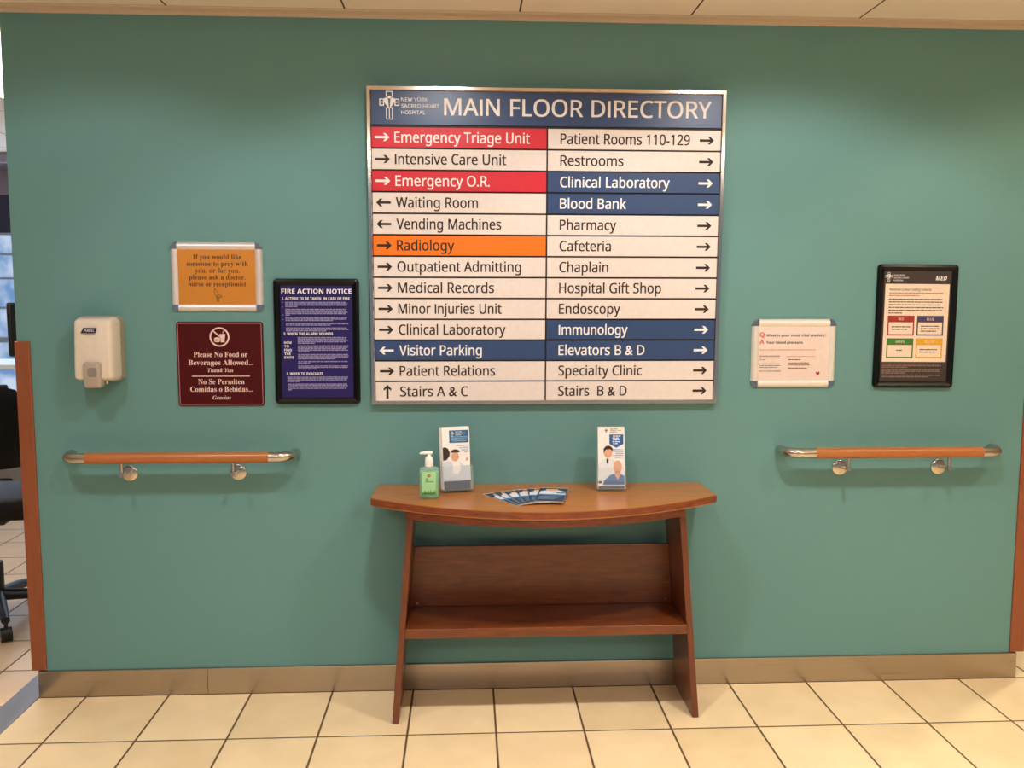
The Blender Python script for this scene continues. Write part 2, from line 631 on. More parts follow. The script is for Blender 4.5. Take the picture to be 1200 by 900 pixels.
# office behind the left end of the wall
b = new()
box(b, -7.0, XL - 1.0 + 2.0, 3.6, 3.7, 2.24, CZ)
struct('wall_far', b, m_lav)
b = new(); box(b, -7.0, 0.4, 3.6, 3.7, 0.0, 0.35); struct('wall_far_low', b, m_white)
b = new(); box(b, -7.1, -7.0, -6.0, 5.0, 0.0, CZ); struct('wall_left', b, m_white)
b = new(); box(b, 6.0, 6.1, -6.0, 5.0, 0.0, CZ); struct('wall_right', b, m_white)
b = new(); box(b, 0.4, 0.5, 0.16, 5.0, 0.0, CZ); struct('wall_office', b, m_white)
b = new(); box(b, -7.0, 0.4, 3.2, 3.6, 2.42, CZ); struct('trim_5', b, m_lav)


def daylight_mat():
    m = bpy.data.materials.new('daylit_window_glass')
    m.use_nodes = True
    nt = m.node_tree
    bs = nt.nodes['Principled BSDF']
    bs.inputs['Base Color'].default_value = (0.05, 0.07, 0.1, 1)
    bs.inputs['Roughness'].default_value = 0.1
    g = nt.nodes.new('ShaderNodeNewGeometry')
    n = nt.nodes.new('ShaderNodeTexNoise')
    n.inputs['Scale'].default_value = 5
    n.inputs['Detail'].default_value = 4
    nt.links.new(g.outputs['Position'], n.inputs['Vector'])
    rp = nt.nodes.new('ShaderNodeValToRGB')
    rp.color_ramp.elements[0].position = 0.35
    rp.color_ramp.elements[0].color = lin('#6f9fd6')
    rp.color_ramp.elements[1].position = 0.62
    rp.color_ramp.elements[1].color = lin('#dbe9ff')
    nt.links.new(n.outputs['Fac'], rp.inputs['Fac'])
    nt.links.new(rp.outputs['Color'], bs.inputs['Emission Color'])
    bs.inputs['Emission Strength'].default_value = 0.85
    return m


m_day = daylight_mat()
m_dark = mat('dark_tinted_glass', '#3d4560', rough=0.15)
m_mull = mat('pale_window_metal', '#9fb4cc', rough=0.4)
b = new()
box(b, -7.0, 0.4, 3.62, 3.66, 1.96, 2.24, mi=1)
box(b, -7.0, 0.4, 3.62, 3.66, 0.35, 1.96, mi=0)
struct('window_1', b, [m_day, m_dark])
b = new()
for i in range(24):
    box(b, -6.9 + i * 0.30, -6.885 + i * 0.30, 3.59, 3.62, 0.35, 1.96)
for z in (1.95, 1.80, 1.62, 1.40, 1.16, .75):
    box(b, -7.0, 0.4, 3.585, 3.62, z - .008, z + .008)
box(b, -7.0, 0.4, 3.56, 3.62, 1.14, 1.18)
struct('trim_6', b, m_mull)
# lit ceiling panel of the office
lt = empty('ceiling_light', (-2.02, 0.82, CZ), 'bright white ceiling light panel over the office at the left', 'light')
b = new(); box(b, -.32, .32, -.67, .67, -.008, 0.0, .003); obj('frame', b, mat('light_frame_white', '#e8e4e0', rough=0.4), lt)
b = new(); box(b, -.30, .30, -.65, .65, -.010, -.008)
obj('diffuser', b, mat('lit_diffuser', '#ffffff', emit='#fff6ea', estr=5.0), lt)

# ------------------------------------------------------------------ directory sign
m_alu = metal('satin_aluminium', '#dcd6cf', 0.12, (3, 3, 3))
m_back = mat('dark_brown_backing', '#2a1d18', rough=0.6)
m_cream = mat('cream_sign_panel', '#e6dcd6', rough=0.42, spec=0.3)
m_navy = mat('navy_sign_panel', '#364c76', rough=0.30, spec=0.4)
m_red = mat('red_sign_panel', '#d22f3c', rough=0.42, spec=0.3)
m_orange = mat('orange_sign_panel', '#f2791f', rough=0.42, spec=0.3)
m_ink = mat('dark_brown_print', '#3a2e28', rough=0.6, spec=0.2)
m_wht = mat('white_print', '#f3efee', rough=0.5, spec=0.2)

DX0, DX1, DZ0, DZ1 = -0.353, 0.932, 1.098, 2.232
DT = 0.012
dirs = empty('directory_sign', ((DX0 + DX1) / 2, 0.0, DZ0), 'large main floor directory board with silver frame mounted above the console table', 'sign', rot=(0.026, 0, 0))
DXC = (DX0 + DX1) / 2
W_, H_ = DX1 - DX0, DZ1 - DZ0
b = new()
loft(b, 0, H_ / 2, W_, H_, 0.001, [(0, 0.0), (0, -.024), (.002, -.027), (.013, -.027), (.0155, -.024), (.0155, -.012)], cap0=False, cap1=False, n=1)
obj('frame', b, m_alu, dirs, label='silver aluminium frame')
b = new(); box(b, -W_ / 2 + .01, W_ / 2 - .01, -.014, -.001, .01, H_ - .01)
obj('backing', b, m_back, dirs, label='dark backing showing as thin lines')
YP = -.0205
hz0, hz1 = 2.097 - DZ0, 2.2165 - DZ0
b = new(); box(b, -W_ / 2 + .0165, W_ / 2 - .0165, YP, -.013, hz0 + .003, hz1 - .0005, .0006, 1)
hd = obj('header_panel', b, m_navy, dirs, label='navy header reading MAIN FLOOR DIRECTORY')
b = new()
write(b, 'MAIN FLOOR DIRECTORY', -.0788 - DXC, 2.1335 - DZ0, .058, YP - .0006, width=.956, fat=0.012, res=5)
obj('title_lettering', b, m_wht, hd)
b = new()
for i, s in enumerate(('NEW YORK', 'SACRED HEART', 'HOSPITAL')):
    write(b, s, -.2305 - DXC, 2.1800 - .0222 * i - DZ0, .0128, YP - .0006, sx=1.0 if i else 1.0, fat=0.0084, width=(.093, .134, .084)[i])
obj('hospital_name', b, m_wht, hd)
b = new(); emblem(b, -.2722 - DXC, 2.1655 - DZ0, .098, YP - .0006); obj('emblem', b, m_wht, hd)

LEFT = [('r', 'Emergency Triage Unit', '>'), ('c', 'Intensive Care Unit', '>'), ('r', 'Emergency O.R.', '>'), ('c', 'Waiting Room', '<'), ('c', 'Vending Machines', '<'),
        ('o', 'Radiology', '>'), ('c', 'Outpatient Admitting', '>'), ('c', 'Medical Records', '>'), ('c', 'Minor Injuries Unit', '>'), ('c', 'Clinical Laboratory', '>'),
        ('n', 'Visitor Parking', '<'), ('c', 'Patient Relations', '>'), ('c', 'Stairs A & C', '^')]
RIGHT = [('c', 'Patient Rooms 110-129', '>'), ('c', 'Restrooms', '>'), ('n', 'Clinical Laboratory', '>'), ('n', 'Blood Bank', '>'), ('c', 'Pharmacy', '>'), ('c', 'Cafeteria', '>'),
         ('c', 'Chaplain', '>'), ('c', 'Hospital Gift Shop', '>'), ('c', 'Endoscopy', '>'), ('n', 'Immunology', '>'), ('n', 'Elevators B & D', '>'), ('c', 'Specialty Clinic', '>'), ('c', 'Stairs  B & D', '>')]
# measured widths of the lettering
WL = [.480, .395, .335, .292, .375, .205, .446, .347, .374, .388, .300, .348, .248]
WR = [.467, .227, .397, .240, .205, .187, .178, .375, .225, .254, .318, .310, .255]
PM = {'c': (m_cream, m_ink, 'cream'), 'r': (m_red, m_wht, 'red'), 'n': (m_navy, m_wht, 'navy'), 'o': (m_orange, m_ink, 'orange')}


def arrow(bm, cx, cz, d, y, L=.052, t=.0085, hd_=.026):
    """arrow with an open head: shaft and two slanted strokes"""
    def P(a, c):
        if d == '>':
            return (cx + a, cz + c)
        if d == '<':
            return (cx - a, cz - c)
        return (cx - c, cz + a)
    h = L / 2
    flat(bm, [P(-h, -t / 2), P(h - t, -t / 2), P(h - t, t / 2), P(-h, t / 2)], y)
    k = hd_ / 2 + t * .1
    for s in (1, -1):
        q = [P(h, 0), P(h - k, s * k), P(h - k - t * 1.05, s * k), P(h - t * 1.25, 0)]
        flat(bm, q if s > 0 else q[::-1], y - .0001)


ROWH = (2.094 - 1.1085) / 13
for side, rows, wid in ((0, LEFT, WL), (1, RIGHT, WR)):
    for i, (c, s, d) in enumerate(rows):
        zt = 2.094 - ROWH * i - DZ0
        zb = zt - ROWH
        pm, im, cn = PM[c]
        x0, x1 = ((-W_ / 2 + .0165, .2848 - DXC), (.2905 - DXC, W_ / 2 - .0165))[side]
        b = new(); box(b, x0, x1, YP, -.013, zb + .003, zt - .003, .0005, 1)
        pn = obj('entry_panel', b, pm, dirs, label='%s strip reading %s' % (cn, s.replace('  ', ' ')))
        zc = (zt + zb) / 2
        b = new()
        lx = (-.2555 + .009 * i / 12, .3355)[side] - DXC
        write(b, s, lx, zc - .0172, .0362, YP - .0006, width=wid[i], fat=0.013, res=4)
        obj('lettering', b, im, pn)
        b = new()
        ax = (-.2995 + .006 * i / 12, .8645)[side] - DXC
        arrow(b, ax, zc, d, YP - .0006)
        obj('arrow', b, im, pn)

# ------------------------------------------------------------------ snap frames (prayer notice, question notice)
m_rail = mat('pale_anodised_rail', '#e3dbd8', rough=0.32, metal=0.35)
m_railw = mat('warm_anodised_rail', '#ebe4da', rough=0.32, metal=0.25)
m_chrome = mat('chrome_corner', '#c9c4bf', rough=0.12, metal=1.0)


def snap_frame(root, w, h, rail, rmat, paper):
    cz = h / 2
    b = new(); box(b, -w / 2 + rail * .7, w / 2 - rail * .7, -.007, -.001, rail * .7, h - rail * .7)
    ps = obj('poster', b, paper, root)
    cr = rail * 0.95
    for ax in range(4):
        b = new()
        prof = [(0, -.002), (.25, -.011), (.5, -.0135), (.8, -.012), (1.0, -.007)]
        for (a0, y0), (a1, y1) in zip(prof, prof[1:]):
            for dd in (0,):
                if ax == 0:
                    q = [(-w / 2 + cr, y0, h - a0 * rail), (w / 2 - cr, y0, h - a0 * rail), (w / 2 - cr, y1, h - a1 * rail), (-w / 2 + cr, y1, h - a1 * rail)]
                elif ax == 1:
                    q = [(-w / 2 + cr, y0, a0 * rail), (w / 2 - cr, y0, a0 * rail), (w / 2 - cr, y1, a1 * rail), (-w / 2 + cr, y1, a1 * rail)]
                elif ax == 2:
                    q = [(-w / 2 + a0 * rail, y0, cr), (-w / 2 + a0 * rail, y0, h - cr), (-w / 2 + a1 * rail, y1, h - cr), (-w / 2 + a1 * rail, y1, cr)]
                else:
                    q = [(w / 2 - a0 * rail, y0, cr), (w / 2 - a0 * rail, y0, h - cr), (w / 2 - a1 * rail, y1, h - cr), (w / 2 - a1 * rail, y1, cr)]
                b.faces.new([b.verts.new(v) for v in q])
        bmesh.ops.remove_doubles(b, verts=b.verts, dist=1e-5)
        g = bmesh.ops.extrude_face_region(b, geom=list(b.faces))
        for v in [e for e in g['geom'] if isinstance(e, bmesh.types.BMVert)]:
            v.co.y = -.0015
        obj('frame_rail', b, rmat, root, True)
    for sx in (-1, 1):
        for sz in (-1, 1):
            b = new()
            c = (sx * (w / 2 - cr), cz + sz * (h / 2 - cr))
            pts = [c] + [(c[0] + sx * cr * math.cos(a * PI / 16), c[1] + sz * cr * math.sin(a * PI / 16)) for a in range(9)]
            if sx * sz < 0:
                pts = pts[::-1]
            fs = poly(b, pts, -.001, -.010)
            bmesh.ops.bevel(b, geom=list(fs[1].edges), offset=.002, segments=2, affect='EDGES')
            obj('frame_corner', b, m_chrome, root, False, label='shiny rounded corner clip')
    return ps


m_amber = mat('amber_notice_paper', '#cc8326', rough=0.45, var=0.08, bscale=4)
m_brown = mat('brown_print', '#5a3312', rough=0.6)
pr = empty('framed_notice', (-.9012, 0, 1.4375), 'amber prayer notice in a silver snap frame on the wall above the maroon sign', 'notice')
PW, PH = .327, .2495
ps = snap_frame(pr, PW, PH, .0265, m_rail, m_amber)
b = new()
YT = -.0078
for i, (s, w) in enumerate((('If you would like', .172), ('someone to pray with', .218), ('you, or for you,', .158), ('please ask a doctor,', .200), ('nurse or receptionist', .206))):
    write(b, s, .004 - i * .0008, .1890 - i * .0243, .0165, YT, width=w, align='C', font='serif')
obj('lettering', b, m_brown, ps)
b = new()  # praying hands, drawn in outline
hx, hz = .0, .062
flat(b, [(hx - .012, hz + .020), (hx - .006, hz + .021), (hx + .004, hz + .006), (hx + .012, hz - .004), (hx + .019, hz - .006), (hx + .012, hz - .012), (hx + .006, hz - .012),
         (hx + .007, hz - .025), (hx - .002, hz - .025), (hx - .004, hz - .012), (hx - .010, hz + .002)], YT)
obj('praying_hands_print', b, mat('olive_print', '#8a5f1c', rough=0.6), ps)
b = new()
flat(b, [(hx - .009, hz + .016), (hx - .006, hz + .017), (hx + .002, hz + .004), (hx - .002, hz - .006), (hx - .007, hz + .003)], YT - .0004)
flat(b, [(hx + .004, hz - .001), (hx + .011, hz - .006), (hx + .006, hz - .009), (hx + .003, hz - .006)], YT - .0004)
obj('praying_hands_highlight', b, m_amber, ps)

# question and answer notice, right side
m_pink = mat('pink_cream_paper', '#e6d2c8', rough=0.45)
m_oran = mat('orange_print', '#d65a3a', rough=0.6)
m_gray = mat('grey_print', '#3d312d', rough=0.6)
m_heart = mat('crimson_print', '#a3222c', rough=0.6)
qa = empty('framed_notice', (1.2238, 0, 1.1545), 'cream blood pressure notice in a silver snap frame beside the directory board', 'notice')
QW, QH = .322, .2575
ps = snap_frame(qa, QW, QH, .0275, m_railw, m_pink)
b = new()
write(b, 'Q', -.130, .191, .0170, YT, width=.0160, fat=0.03, mi=0)
write(b, 'A', -.130, .164, .0170, YT, width=.0145, fat=0.03, mi=0)
write(b, 'What is your most vital statistic?', -.106, .1925, .0095, YT, width=.228, font='bold', mi=1)
write(b, 'Your blood pressure.', -.106, .1655, .0095, YT, width=.142, font='bold', mi=1)
greek(b, -.130, .085, .1410, .0028, YT, mi=2, seed=3)
for i, (z, l) in enumerate(((.118, 1.), (.111, .95), (.104, .3), (.089, 1.0), (.082, 1.0), (.075, .85))):
    greek(b, -.130, -.050, z, .0026, YT, l, mi=3, seed=10 + i)
write(b, 'WATCH YOUR NUMBERS', -.130, .0605, .0045, YT, width=.082, fat=0.0140, mi=1)
greek(b, -.028, .082, .1165, .0024, YT, mi=2, seed=21)
for i, (z, l) in enumerate(((.104, .55), (.092, .85), (.084, .9), (.0725, .78))):
    greek(b, -.020, .072, z, .0028, YT, l, mi=1, seed=30 + i)
obj('lettering', b, [m_oran, m_gray, mat('salmon_print', '#d99678', rough=.6), mat('brown_grey_print', '#7d6658', rough=.6)], ps)
b = new()
hx, hz = .094, .0535
flat(b, [(hx - .008, hz + .003), (hx - .004, hz + .007), (hx, hz + .003), (hx + .005, hz + .008), (hx + .008, hz + .003), (hx + .006, hz - .003), (hx + .003, hz - .008), (hx - .003, hz - .004)], YT)
obj('heart_print', b, m_heart, ps)

# ------------------------------------------------------------------ maroon no food sign
m_maroon = mat('maroon_plastic', '#4c1014', rough=0.45, spec=0.15)
m_pinkl = mat('pale_pink_print', '#f0cfc6', rough=0.5)
nf = empty('no_food_sign', (-.8978, 0, 1.0945), 'maroon no food or beverages sign fixed below the amber notice', 'sign')
NW, NH = .3095, .3065
b = new(); loft(b, 0, NH / 2, NW, NH, .010, [(0, 0), (0, -.005), (.001, -.006)])
pq = obj('plaque', b, m_maroon, nf)
b = new(); loft(b, 0, NH / 2, NW - .009, NH - .009, .006, [(0, -.0063), (.0022, -.0063)], cap0=False, cap1=False)
obj('border_line', b, mat('dusty_pink_print', '#b8767a', rough=.5), pq, label='thin pink border line')
YN = -.0066
b = new()
write(b, 'Please No Food or', 0.001, .1795, .0185, YN, width=.193, align='C', font='serif')
write(b, 'Beverages Allowed...', 0.001, .1500, .0185, YN, width=.232, align='C', font='serif')
write(b, 'Thank You', -.001, .1240, .0135, YN, width=.092, align='C', font='slant')
rect(b, -.104, .104, .1075, .1105, YN)
write(b, 'No Se Permiten', 0.001, .0800, .0185, YN, width=.166, align='C', font='serif')
write(b, 'Comidas o Bebidas...', 0.001, .0525, .0185, YN, width=.224, align='C', font='serif')
write(b, 'Gracias', 0.001, .0240, .0135, YN, width=.066, align='C', font='slant')
obj('lettering', b, m_pinkl, pq)
b = new()
pcx, pcz = -.001, .2520
ring(b, pcx, pcz, .0355, .0300, -.0058, YN)
c45 = math.cos(PI / 4)
q = [(-.0285, .0265), (-.0245, .0285), (.0295, -.0245), (.0265, -.0285)]
flat(b, [(pcx - .0235, pcz + .0200), (pcx - .0200, pcz + .0235), (pcx + .0035, pcz + .0015), (pcx + .0035, pcz - .0035)], YN)
# cup with straw
flat(b, [(pcx + .0045, pcz - .0195), (pcx + .0175, pcz - .0195), (pcx + .0205, pcz + .0075), (pcx + .001, pcz + .0075), (pcx + .0035, pcz + .0015)], YN)
rect(b, pcx - .0005, pcx + .0215, pcz + .0075, pcz + .0105, YN)
flat(b, [(pcx + .0105, pcz + .0105), (pcx + .0125, pcz + .0105), (pcx + .0155, pcz + .0215), (pcx + .0135, pcz + .0215)], YN)
flat(b, [(pcx + .0145, pcz + .0200), (pcx + .0215, pcz + .0225), (pcx + .0205, pcz + .0240), (pcx + .0135, pcz + .0215)], YN)
# burger
flat(b, ell(pcx - .0085, pcz - .0085, .0115, .0075, 14, 0, 180), YN)
rect(b, pcx - .0200, pcx + .0030, pcz - .0125, pcz - .0098, YN)
flat(b, ell(pcx - .0085, pcz - .0138, .0115, .0055, 14, 180, 360), YN)
obj('pictogram', b, m_pinkl, pq)

# ------------------------------------------------------------------ black framed notices
m_blk = mat('black_gloss_frame', '#080808', rough=0.3, spec=0.25)
m_indigo = mat('indigo_paper', '#272160', rough=0.45, spec=0.2)
m_lil = mat('lilac_print', '#8f88b4', rough=0.5)


def black_frame(root, w, h, fw_, mi_paper):
    b = new()
    loft(b, 0, h / 2, w, h, .014, [(0, 0), (0, -.010), (.003, -.0155), (.010, -.018), (fw_ - .006, -.014), (fw_, -.009), (fw_, -.004)], cap0=False, cap1=False)
    obj('frame', b, m_blk, root, True)
    b = new(); box(b, -w / 2 + fw_ * .8, w / 2 - fw_ * .8, -.008, -.001, fw_ * .8, h - fw_ * .8)
    return obj('poster', b, mi_paper, root)


fa = empty('fire_action_notice', (-.5478, 0, 1.1005), 'indigo fire action notice in a black frame beside the maroon sign', 'notice', rot=(0, math.radians(.0), 0))
FW, FH = .308, .457
ps = black_frame(fa, FW, FH, .0245, m_indigo)
YF = -.0088
b = new()
write(b, 'FIRE ACTION NOTICE', 0.001, .4035, .0165, YF, width=.252, align='C', font='bold')
write(b, '1. ACTION TO BE TAKEN  IN CASE OF FIRE', -.124, .3815, .0088, YF, width=.244, font='bold')
write(b, '2. WHEN THE ALARM SOUNDS', -.120, .2535, .0088, YF, width=.178, font='bold')
for i, s in enumerate(('HOW', 'TO', 'FIND', 'THE', 'EXITS')):
    write(b, s, -.119, .2210 - i * .0135, .0085, YF, width=(.027, .017, .027, .023, .034)[i], font='bold')
write(b, '3. WHEN TO EVACUATE', -.113, .1075, .0088, YF, width=.132, font='bold')
obj('heading_lettering', b, m_wht, ps)
b = new()


def para(x0, x1, zt, n, last, seed, pitch=.0052, h=.0036, mi=0):
    for i in range(n):
        greek(b, x0, x1 - (seed * 7 + i * 5) % 4 * .002, zt - h - i * pitch, h, YF, last if i == n - 1 else 1.0, mi, seed * 10 + i)


para(-.112, .112, .3735, 4, .22, 1); para(-.112, .112, .3480, 5, .08, 2); para(-.112, .112, .3180, 3, .78, 3); para(-.111, .114, .2960, 2, .72, 4); para(-.111, .114, .2805, 3, .65, 5)
for z in (.3705, .3535, .3240, .3080, .2950):
    rect(b, -.123, -.120, z, z + .003, YF)
para(-.070, .111, .2455, 5, .35, 6); para(-.070, .115, .2150, 5, .24, 7); para(-.070, .115, .1835, 4, .75, 8); para(-.070, .115, .1580, 2, .26, 9); para(-.070, .115, .1415, 3, .38, 10)
para(-.110, .112, .1005, 4, .2, 11); para(-.109, .111, .0750, 5, .06, 12)
obj('body_print', b, m_lil, ps)

m_char = mat('charcoal_paper', '#3b302c', rough=0.5)
cc = empty('colour_coding_notice', (1.6862, 0, 1.1525), 'colour coding poster in a black frame, farthest right on the teal wall', 'notice', rot=(0, math.radians(.35), 0))
CW, CH = .308, .464
ps = black_frame(cc, CW, CH, .024, m_char)
b = new()
emblem(b, -.112, .415, .036, YF)
for i, s in enumerate(('NEW YORK', 'SACRED HEART', 'HOSPITAL')):
    write(b, s, -.093, .4205 - i * .0095, .0055, YF, width=(.042, .058, .036)[i], fat=0.0070)
write(b, 'MED', .068, .4055, .0165, YF, width=.043, font='bold', shear=.25)
obj('header_print', b, m_wht, ps)
b = new(); rect(b, -.1235, .1235, .0985, .3910, YF)
sh = obj('cream_sheet', b, mat('cream_sheet_print', '#ecd6c0', rough=.5), ps)
YS = YF - .0005
b = new()
write(b, 'National Colour Coding Scheme', -.107, .3660, .0095, YS, width=.160, fat=0.0070)
greek(b, -.108, .104, .3560, .0032, YS, mi=1, seed=51); greek(b, -.108, .104, .3460, .0032, YS, .55, mi=1, seed=52)
for i in range(6):
    greek(b, -.108, .103, .3325 - i * .0104, .0034, YS, .26 if i == 5 else 1 - .02 * (i % 3), mi=0, seed=60 + i)
obj('lettering', b, [m_gray, mat('faded_red_print', '#b0705a', rough=.6)], sh)
for nm, cx, zt, col, tcol, lines in (('RED', -.0575, .2725, '#9c2f26', m_pinkl, 2), ('BLUE', .0555, .2725, '#433b5e', m_pinkl, 3), ('GREEN', -.0575, .1870, '#3f7a2c', m_pinkl, 1), ('YELLOW', .0555, .1870, '#dda62a', m_pinkl, 2)):
    mm = mat('swatch_' + nm.lower(), col, rough=.5)
    b = new()
    x0, x1, z1, z0 = cx - .0515, cx + .0515, zt, zt - .0745
    lw = .005
    rect(b, x0, x1, z1 - .025, z1, YS); rect(b, x0, x1, z0, z0 + lw, YS); rect(b, x0, x0 + lw, z0 + lw, z1 - .025, YS); rect(b, x1 - lw, x1, z0 + lw, z1 - .025, YS)
    sw = obj('colour_box', b, mm, sh, label='%s bordered box' % nm.lower())
    b = new(); write(b, nm, cx, z1 - .0170, .0088, YS - .0004, width=.0068 * len(nm), align='C', fat=0.0105, mi=0)
    for i in range(lines):
        greek(b, cx - (.036 if lines > 1 else .014), cx + (.036 if lines > 1 else .014), z1 - .0435 - i * .0095 + (lines - 2) * .003, .0034, YS, 1 - .15 * (i == lines - 1), mi=1, seed=80 + i + len(nm))
    o_ = obj('box_lettering', b, [tcol, m_gray], sh)
b = new()
for i, (zt, n, l) in enumerate(((.0880, 3, .43), (.0665, 3, .4), (.0455, 2, .8))):
    for j in range(n):
        greek(b, -.122, .106, zt - j * .0062, .0042, YF, l if j == n - 1 else 1.0, 0, 90 + i * 5 + j)
obj('footer_print', b, mat('taupe_print', '#7d6a60', rough=.6), ps)

# ------------------------------------------------------------------ hand sanitizer dispenser
m_ivory = mat('ivory_plastic', '#e6d8c6', rough=0.22, spec=0.5, coat=0.4)
m_ivd = mat('greyed_ivory_plastic', '#a99f8a', rough=0.4)
m_lev = mat('grey_beige_plastic', '#b3a596', rough=0.35)
m_logo = mat('logo_navy', '#1d1c42', rough=.4)
ds = empty('sanitizer_dispenser', (-1.3135, 0, 1.172), 'cream wall hand sanitizer dispenser above the left handrail', 'dispenser')
b = new(); loft(b, 0, .134, .152, .232, .022, [(0, 0), (0, -.040)], cap1=True); obj('back_plate', b, m_ivd, ds, True, label='grey back plate')
b = new()
loft(b, 0, .134, .148, .228, .022, [(0, -.030), (.001, -.055), (.004, -.080), (.0075, -.094), (.011, -.100), (.018, -.1035)], n=8)
for v in b.verts:                                   # front face narrows toward the top
    t = (v.co.z - .134) / .114
    k = max(0, -v.co.y - .03) / .07
    v.co.y += .012 * k * max(0, t) ** 2
    v.co.x *= 1 - .05 * k * max(0, t)
obj('cover', b, m_ivory, ds, True)
b = new()
loft(b, 0, .046, .062, .092, .012, [(0, -.085), (0, -.106), (.002, -.112), (.006, -.115)])
lv = obj('push_lever', b, m_lev, ds, True, label='grey push lever')
b = new(); loft(b, .002, .056, .034, .034, .010, [(0, -.1135), (.002, -.1170), (.006, -.1165)]); obj('lever_emblem', b, mat('grey_emboss', '#8c837a', rough=.3), lv, True)
b = new(); tube(b, [(.030, -.06, .026), (.030, -.06, .010)], .004); obj('nozzle', b, m_ivory, ds, True)
b = new()
flat(b, [(-.036, .193), (.014, .193), (.020, .211), (-.026, .211)], -.1036)
lg = obj('brand_patch', b, m_logo, ds, label='dark blue logo patch')
b = new(); write(b, 'PURELL', -.024, .1975, .0085, -.1040, width=.035, fat=0.0140, shear=.15); obj('lettering', b, m_wht, lg)

# ------------------------------------------------------------------ handrails
m_rw = wood('handrail_wood', '#a5602c', '#b8703a', (3, 60, 60), rough=0.35, coat=0.2, dist=.6)
m_ss = metal('stainless_tube', '#cfc6bb', 0.22, (6, 60, 60))


def handrail(x0, w0, w1, x1, bx, label):
    xc = (x0 + x1) / 2
    Z, Y = .9165, -.080
    root = empty('handrail', (xc, 0, Z - .078), label, 'handrail', 'wall handrails')
    zz = .078
    b = new(); tube(b, [(w0 - xc + (w1 - w0) * i / 8, Y, zz) for i in range(9)], .0205, 20); obj('wooden_bar', b, m_rw, root, True, label='wooden grip bar')
    for s, we, xe in ((-1, w0, x0), (1, w1, x1)):
        R = .056
        xb = xe - s * R - s * .019
        pts = [(we - xc - s * .004, Y, zz), (xb - xc, Y, zz)]
        for i in range(1, 9):
            a = PI / 2 * i / 8
            pts.append((xb - xc + s * R * math.sin(a), Y + R * (1 - math.cos(a)), zz))
        pts.append((xb - xc + s * R, -.0005, zz))
        b = new(); tube(b, pts, .0190, 18); obj('steel_elbow', b, m_ss, root, True, label='steel end bend')
    for q in bx:
        x = q - xc
        b = new(); tube(b, [(x, Y, zz - .012), (x, Y, zz - .066)], .0062, 12); br = obj('bracket', b, m_ss, root, True, label='steel bracket post')
        b = new(); tube(b, [(x, Y - .010, zz - .060), (x, Y + .02, zz - .062), (x, -.010, zz - .068)], [.0085, .006, .006], 12); obj('bracket_arm', b, m_ss, br, True)
        b = new(); tube(b, [(x, -.0005, zz - .069), (x, -.007, zz - .069), (x, -.010, zz - .069)], [.029, .029, .024], 24); obj('wall_plate', b, m_ss, br, True)
    return root


handrail(-1.462, -1.361, -.7165, -.615, (-1.238, -.845), 'wood and steel handrail on the wall left of the console table')
handrail(1.1665, 1.2915, 1.928, 2.028, (1.4185, 1.8045), 'wood and steel handrail on the wall right of the console table')

# ------------------------------------------------------------------ console table
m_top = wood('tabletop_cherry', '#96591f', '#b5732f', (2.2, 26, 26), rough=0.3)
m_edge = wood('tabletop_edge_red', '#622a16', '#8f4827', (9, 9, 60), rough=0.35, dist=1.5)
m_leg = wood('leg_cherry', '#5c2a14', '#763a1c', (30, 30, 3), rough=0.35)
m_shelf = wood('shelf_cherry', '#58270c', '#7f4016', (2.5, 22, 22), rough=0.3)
tb = empty('console_table', (.272, 0, 0), 'reddish wooden console table with bowed top against the teal wall', 'table')
N = 28
front = [(.61 - 1.22 * i / N, 0) for i in range(N + 1)]


def bow(d, y0, deep):
    return y0 - deep * (1 - (d / .61) ** 2)


pts = [(-.610, -.0005), (-.612, -.216)] + [(-.610 + 1.22 * i / N, bow(-.610 + 1.22 * i / N, -.222, .222)) for i in range(N + 1)] + [(.612, -.216), (.605, -.0005)]
b = new(); slab(b, pts, .767, .795, 0, 1)
te = [e for e in b.edges if abs(e.verts[0].co.z - e.verts[1].co.z) < 1e-5]
bmesh.ops.bevel(b, geom=te, offset=.003, segments=2, affect='EDGES')
obj('tabletop', b, [m_top, m_edge], tb)
outer = [(-.485 + .97 * i / N, bow(-.485 + .97 * i / N, -.196, .216)) for i in range(N + 1)]
inner = [(x, y + .022) for x, y in outer]
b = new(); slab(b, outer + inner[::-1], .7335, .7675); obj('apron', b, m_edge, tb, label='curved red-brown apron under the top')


def legx(z):
    return .473 + (.533 - .473) * (1 - z / .767)


for s in (-1, 1):
    b = new()
    t = .0115
    c = .004
    lo, hi = s * legx(0) + c, s * legx(.767) + c
    hexa(b, [(lo - t, -.282, .0), (lo + t, -.282, .0), (lo + t, -.016, .0), (lo - t, -.016, .0), (hi - t, -.262, .767), (hi + t, -.262, .767), (hi + t, -.016, .767), (hi - t, -.016, .767)], .0025)
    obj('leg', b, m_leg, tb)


def span(z):
    return legx(z) - .0108


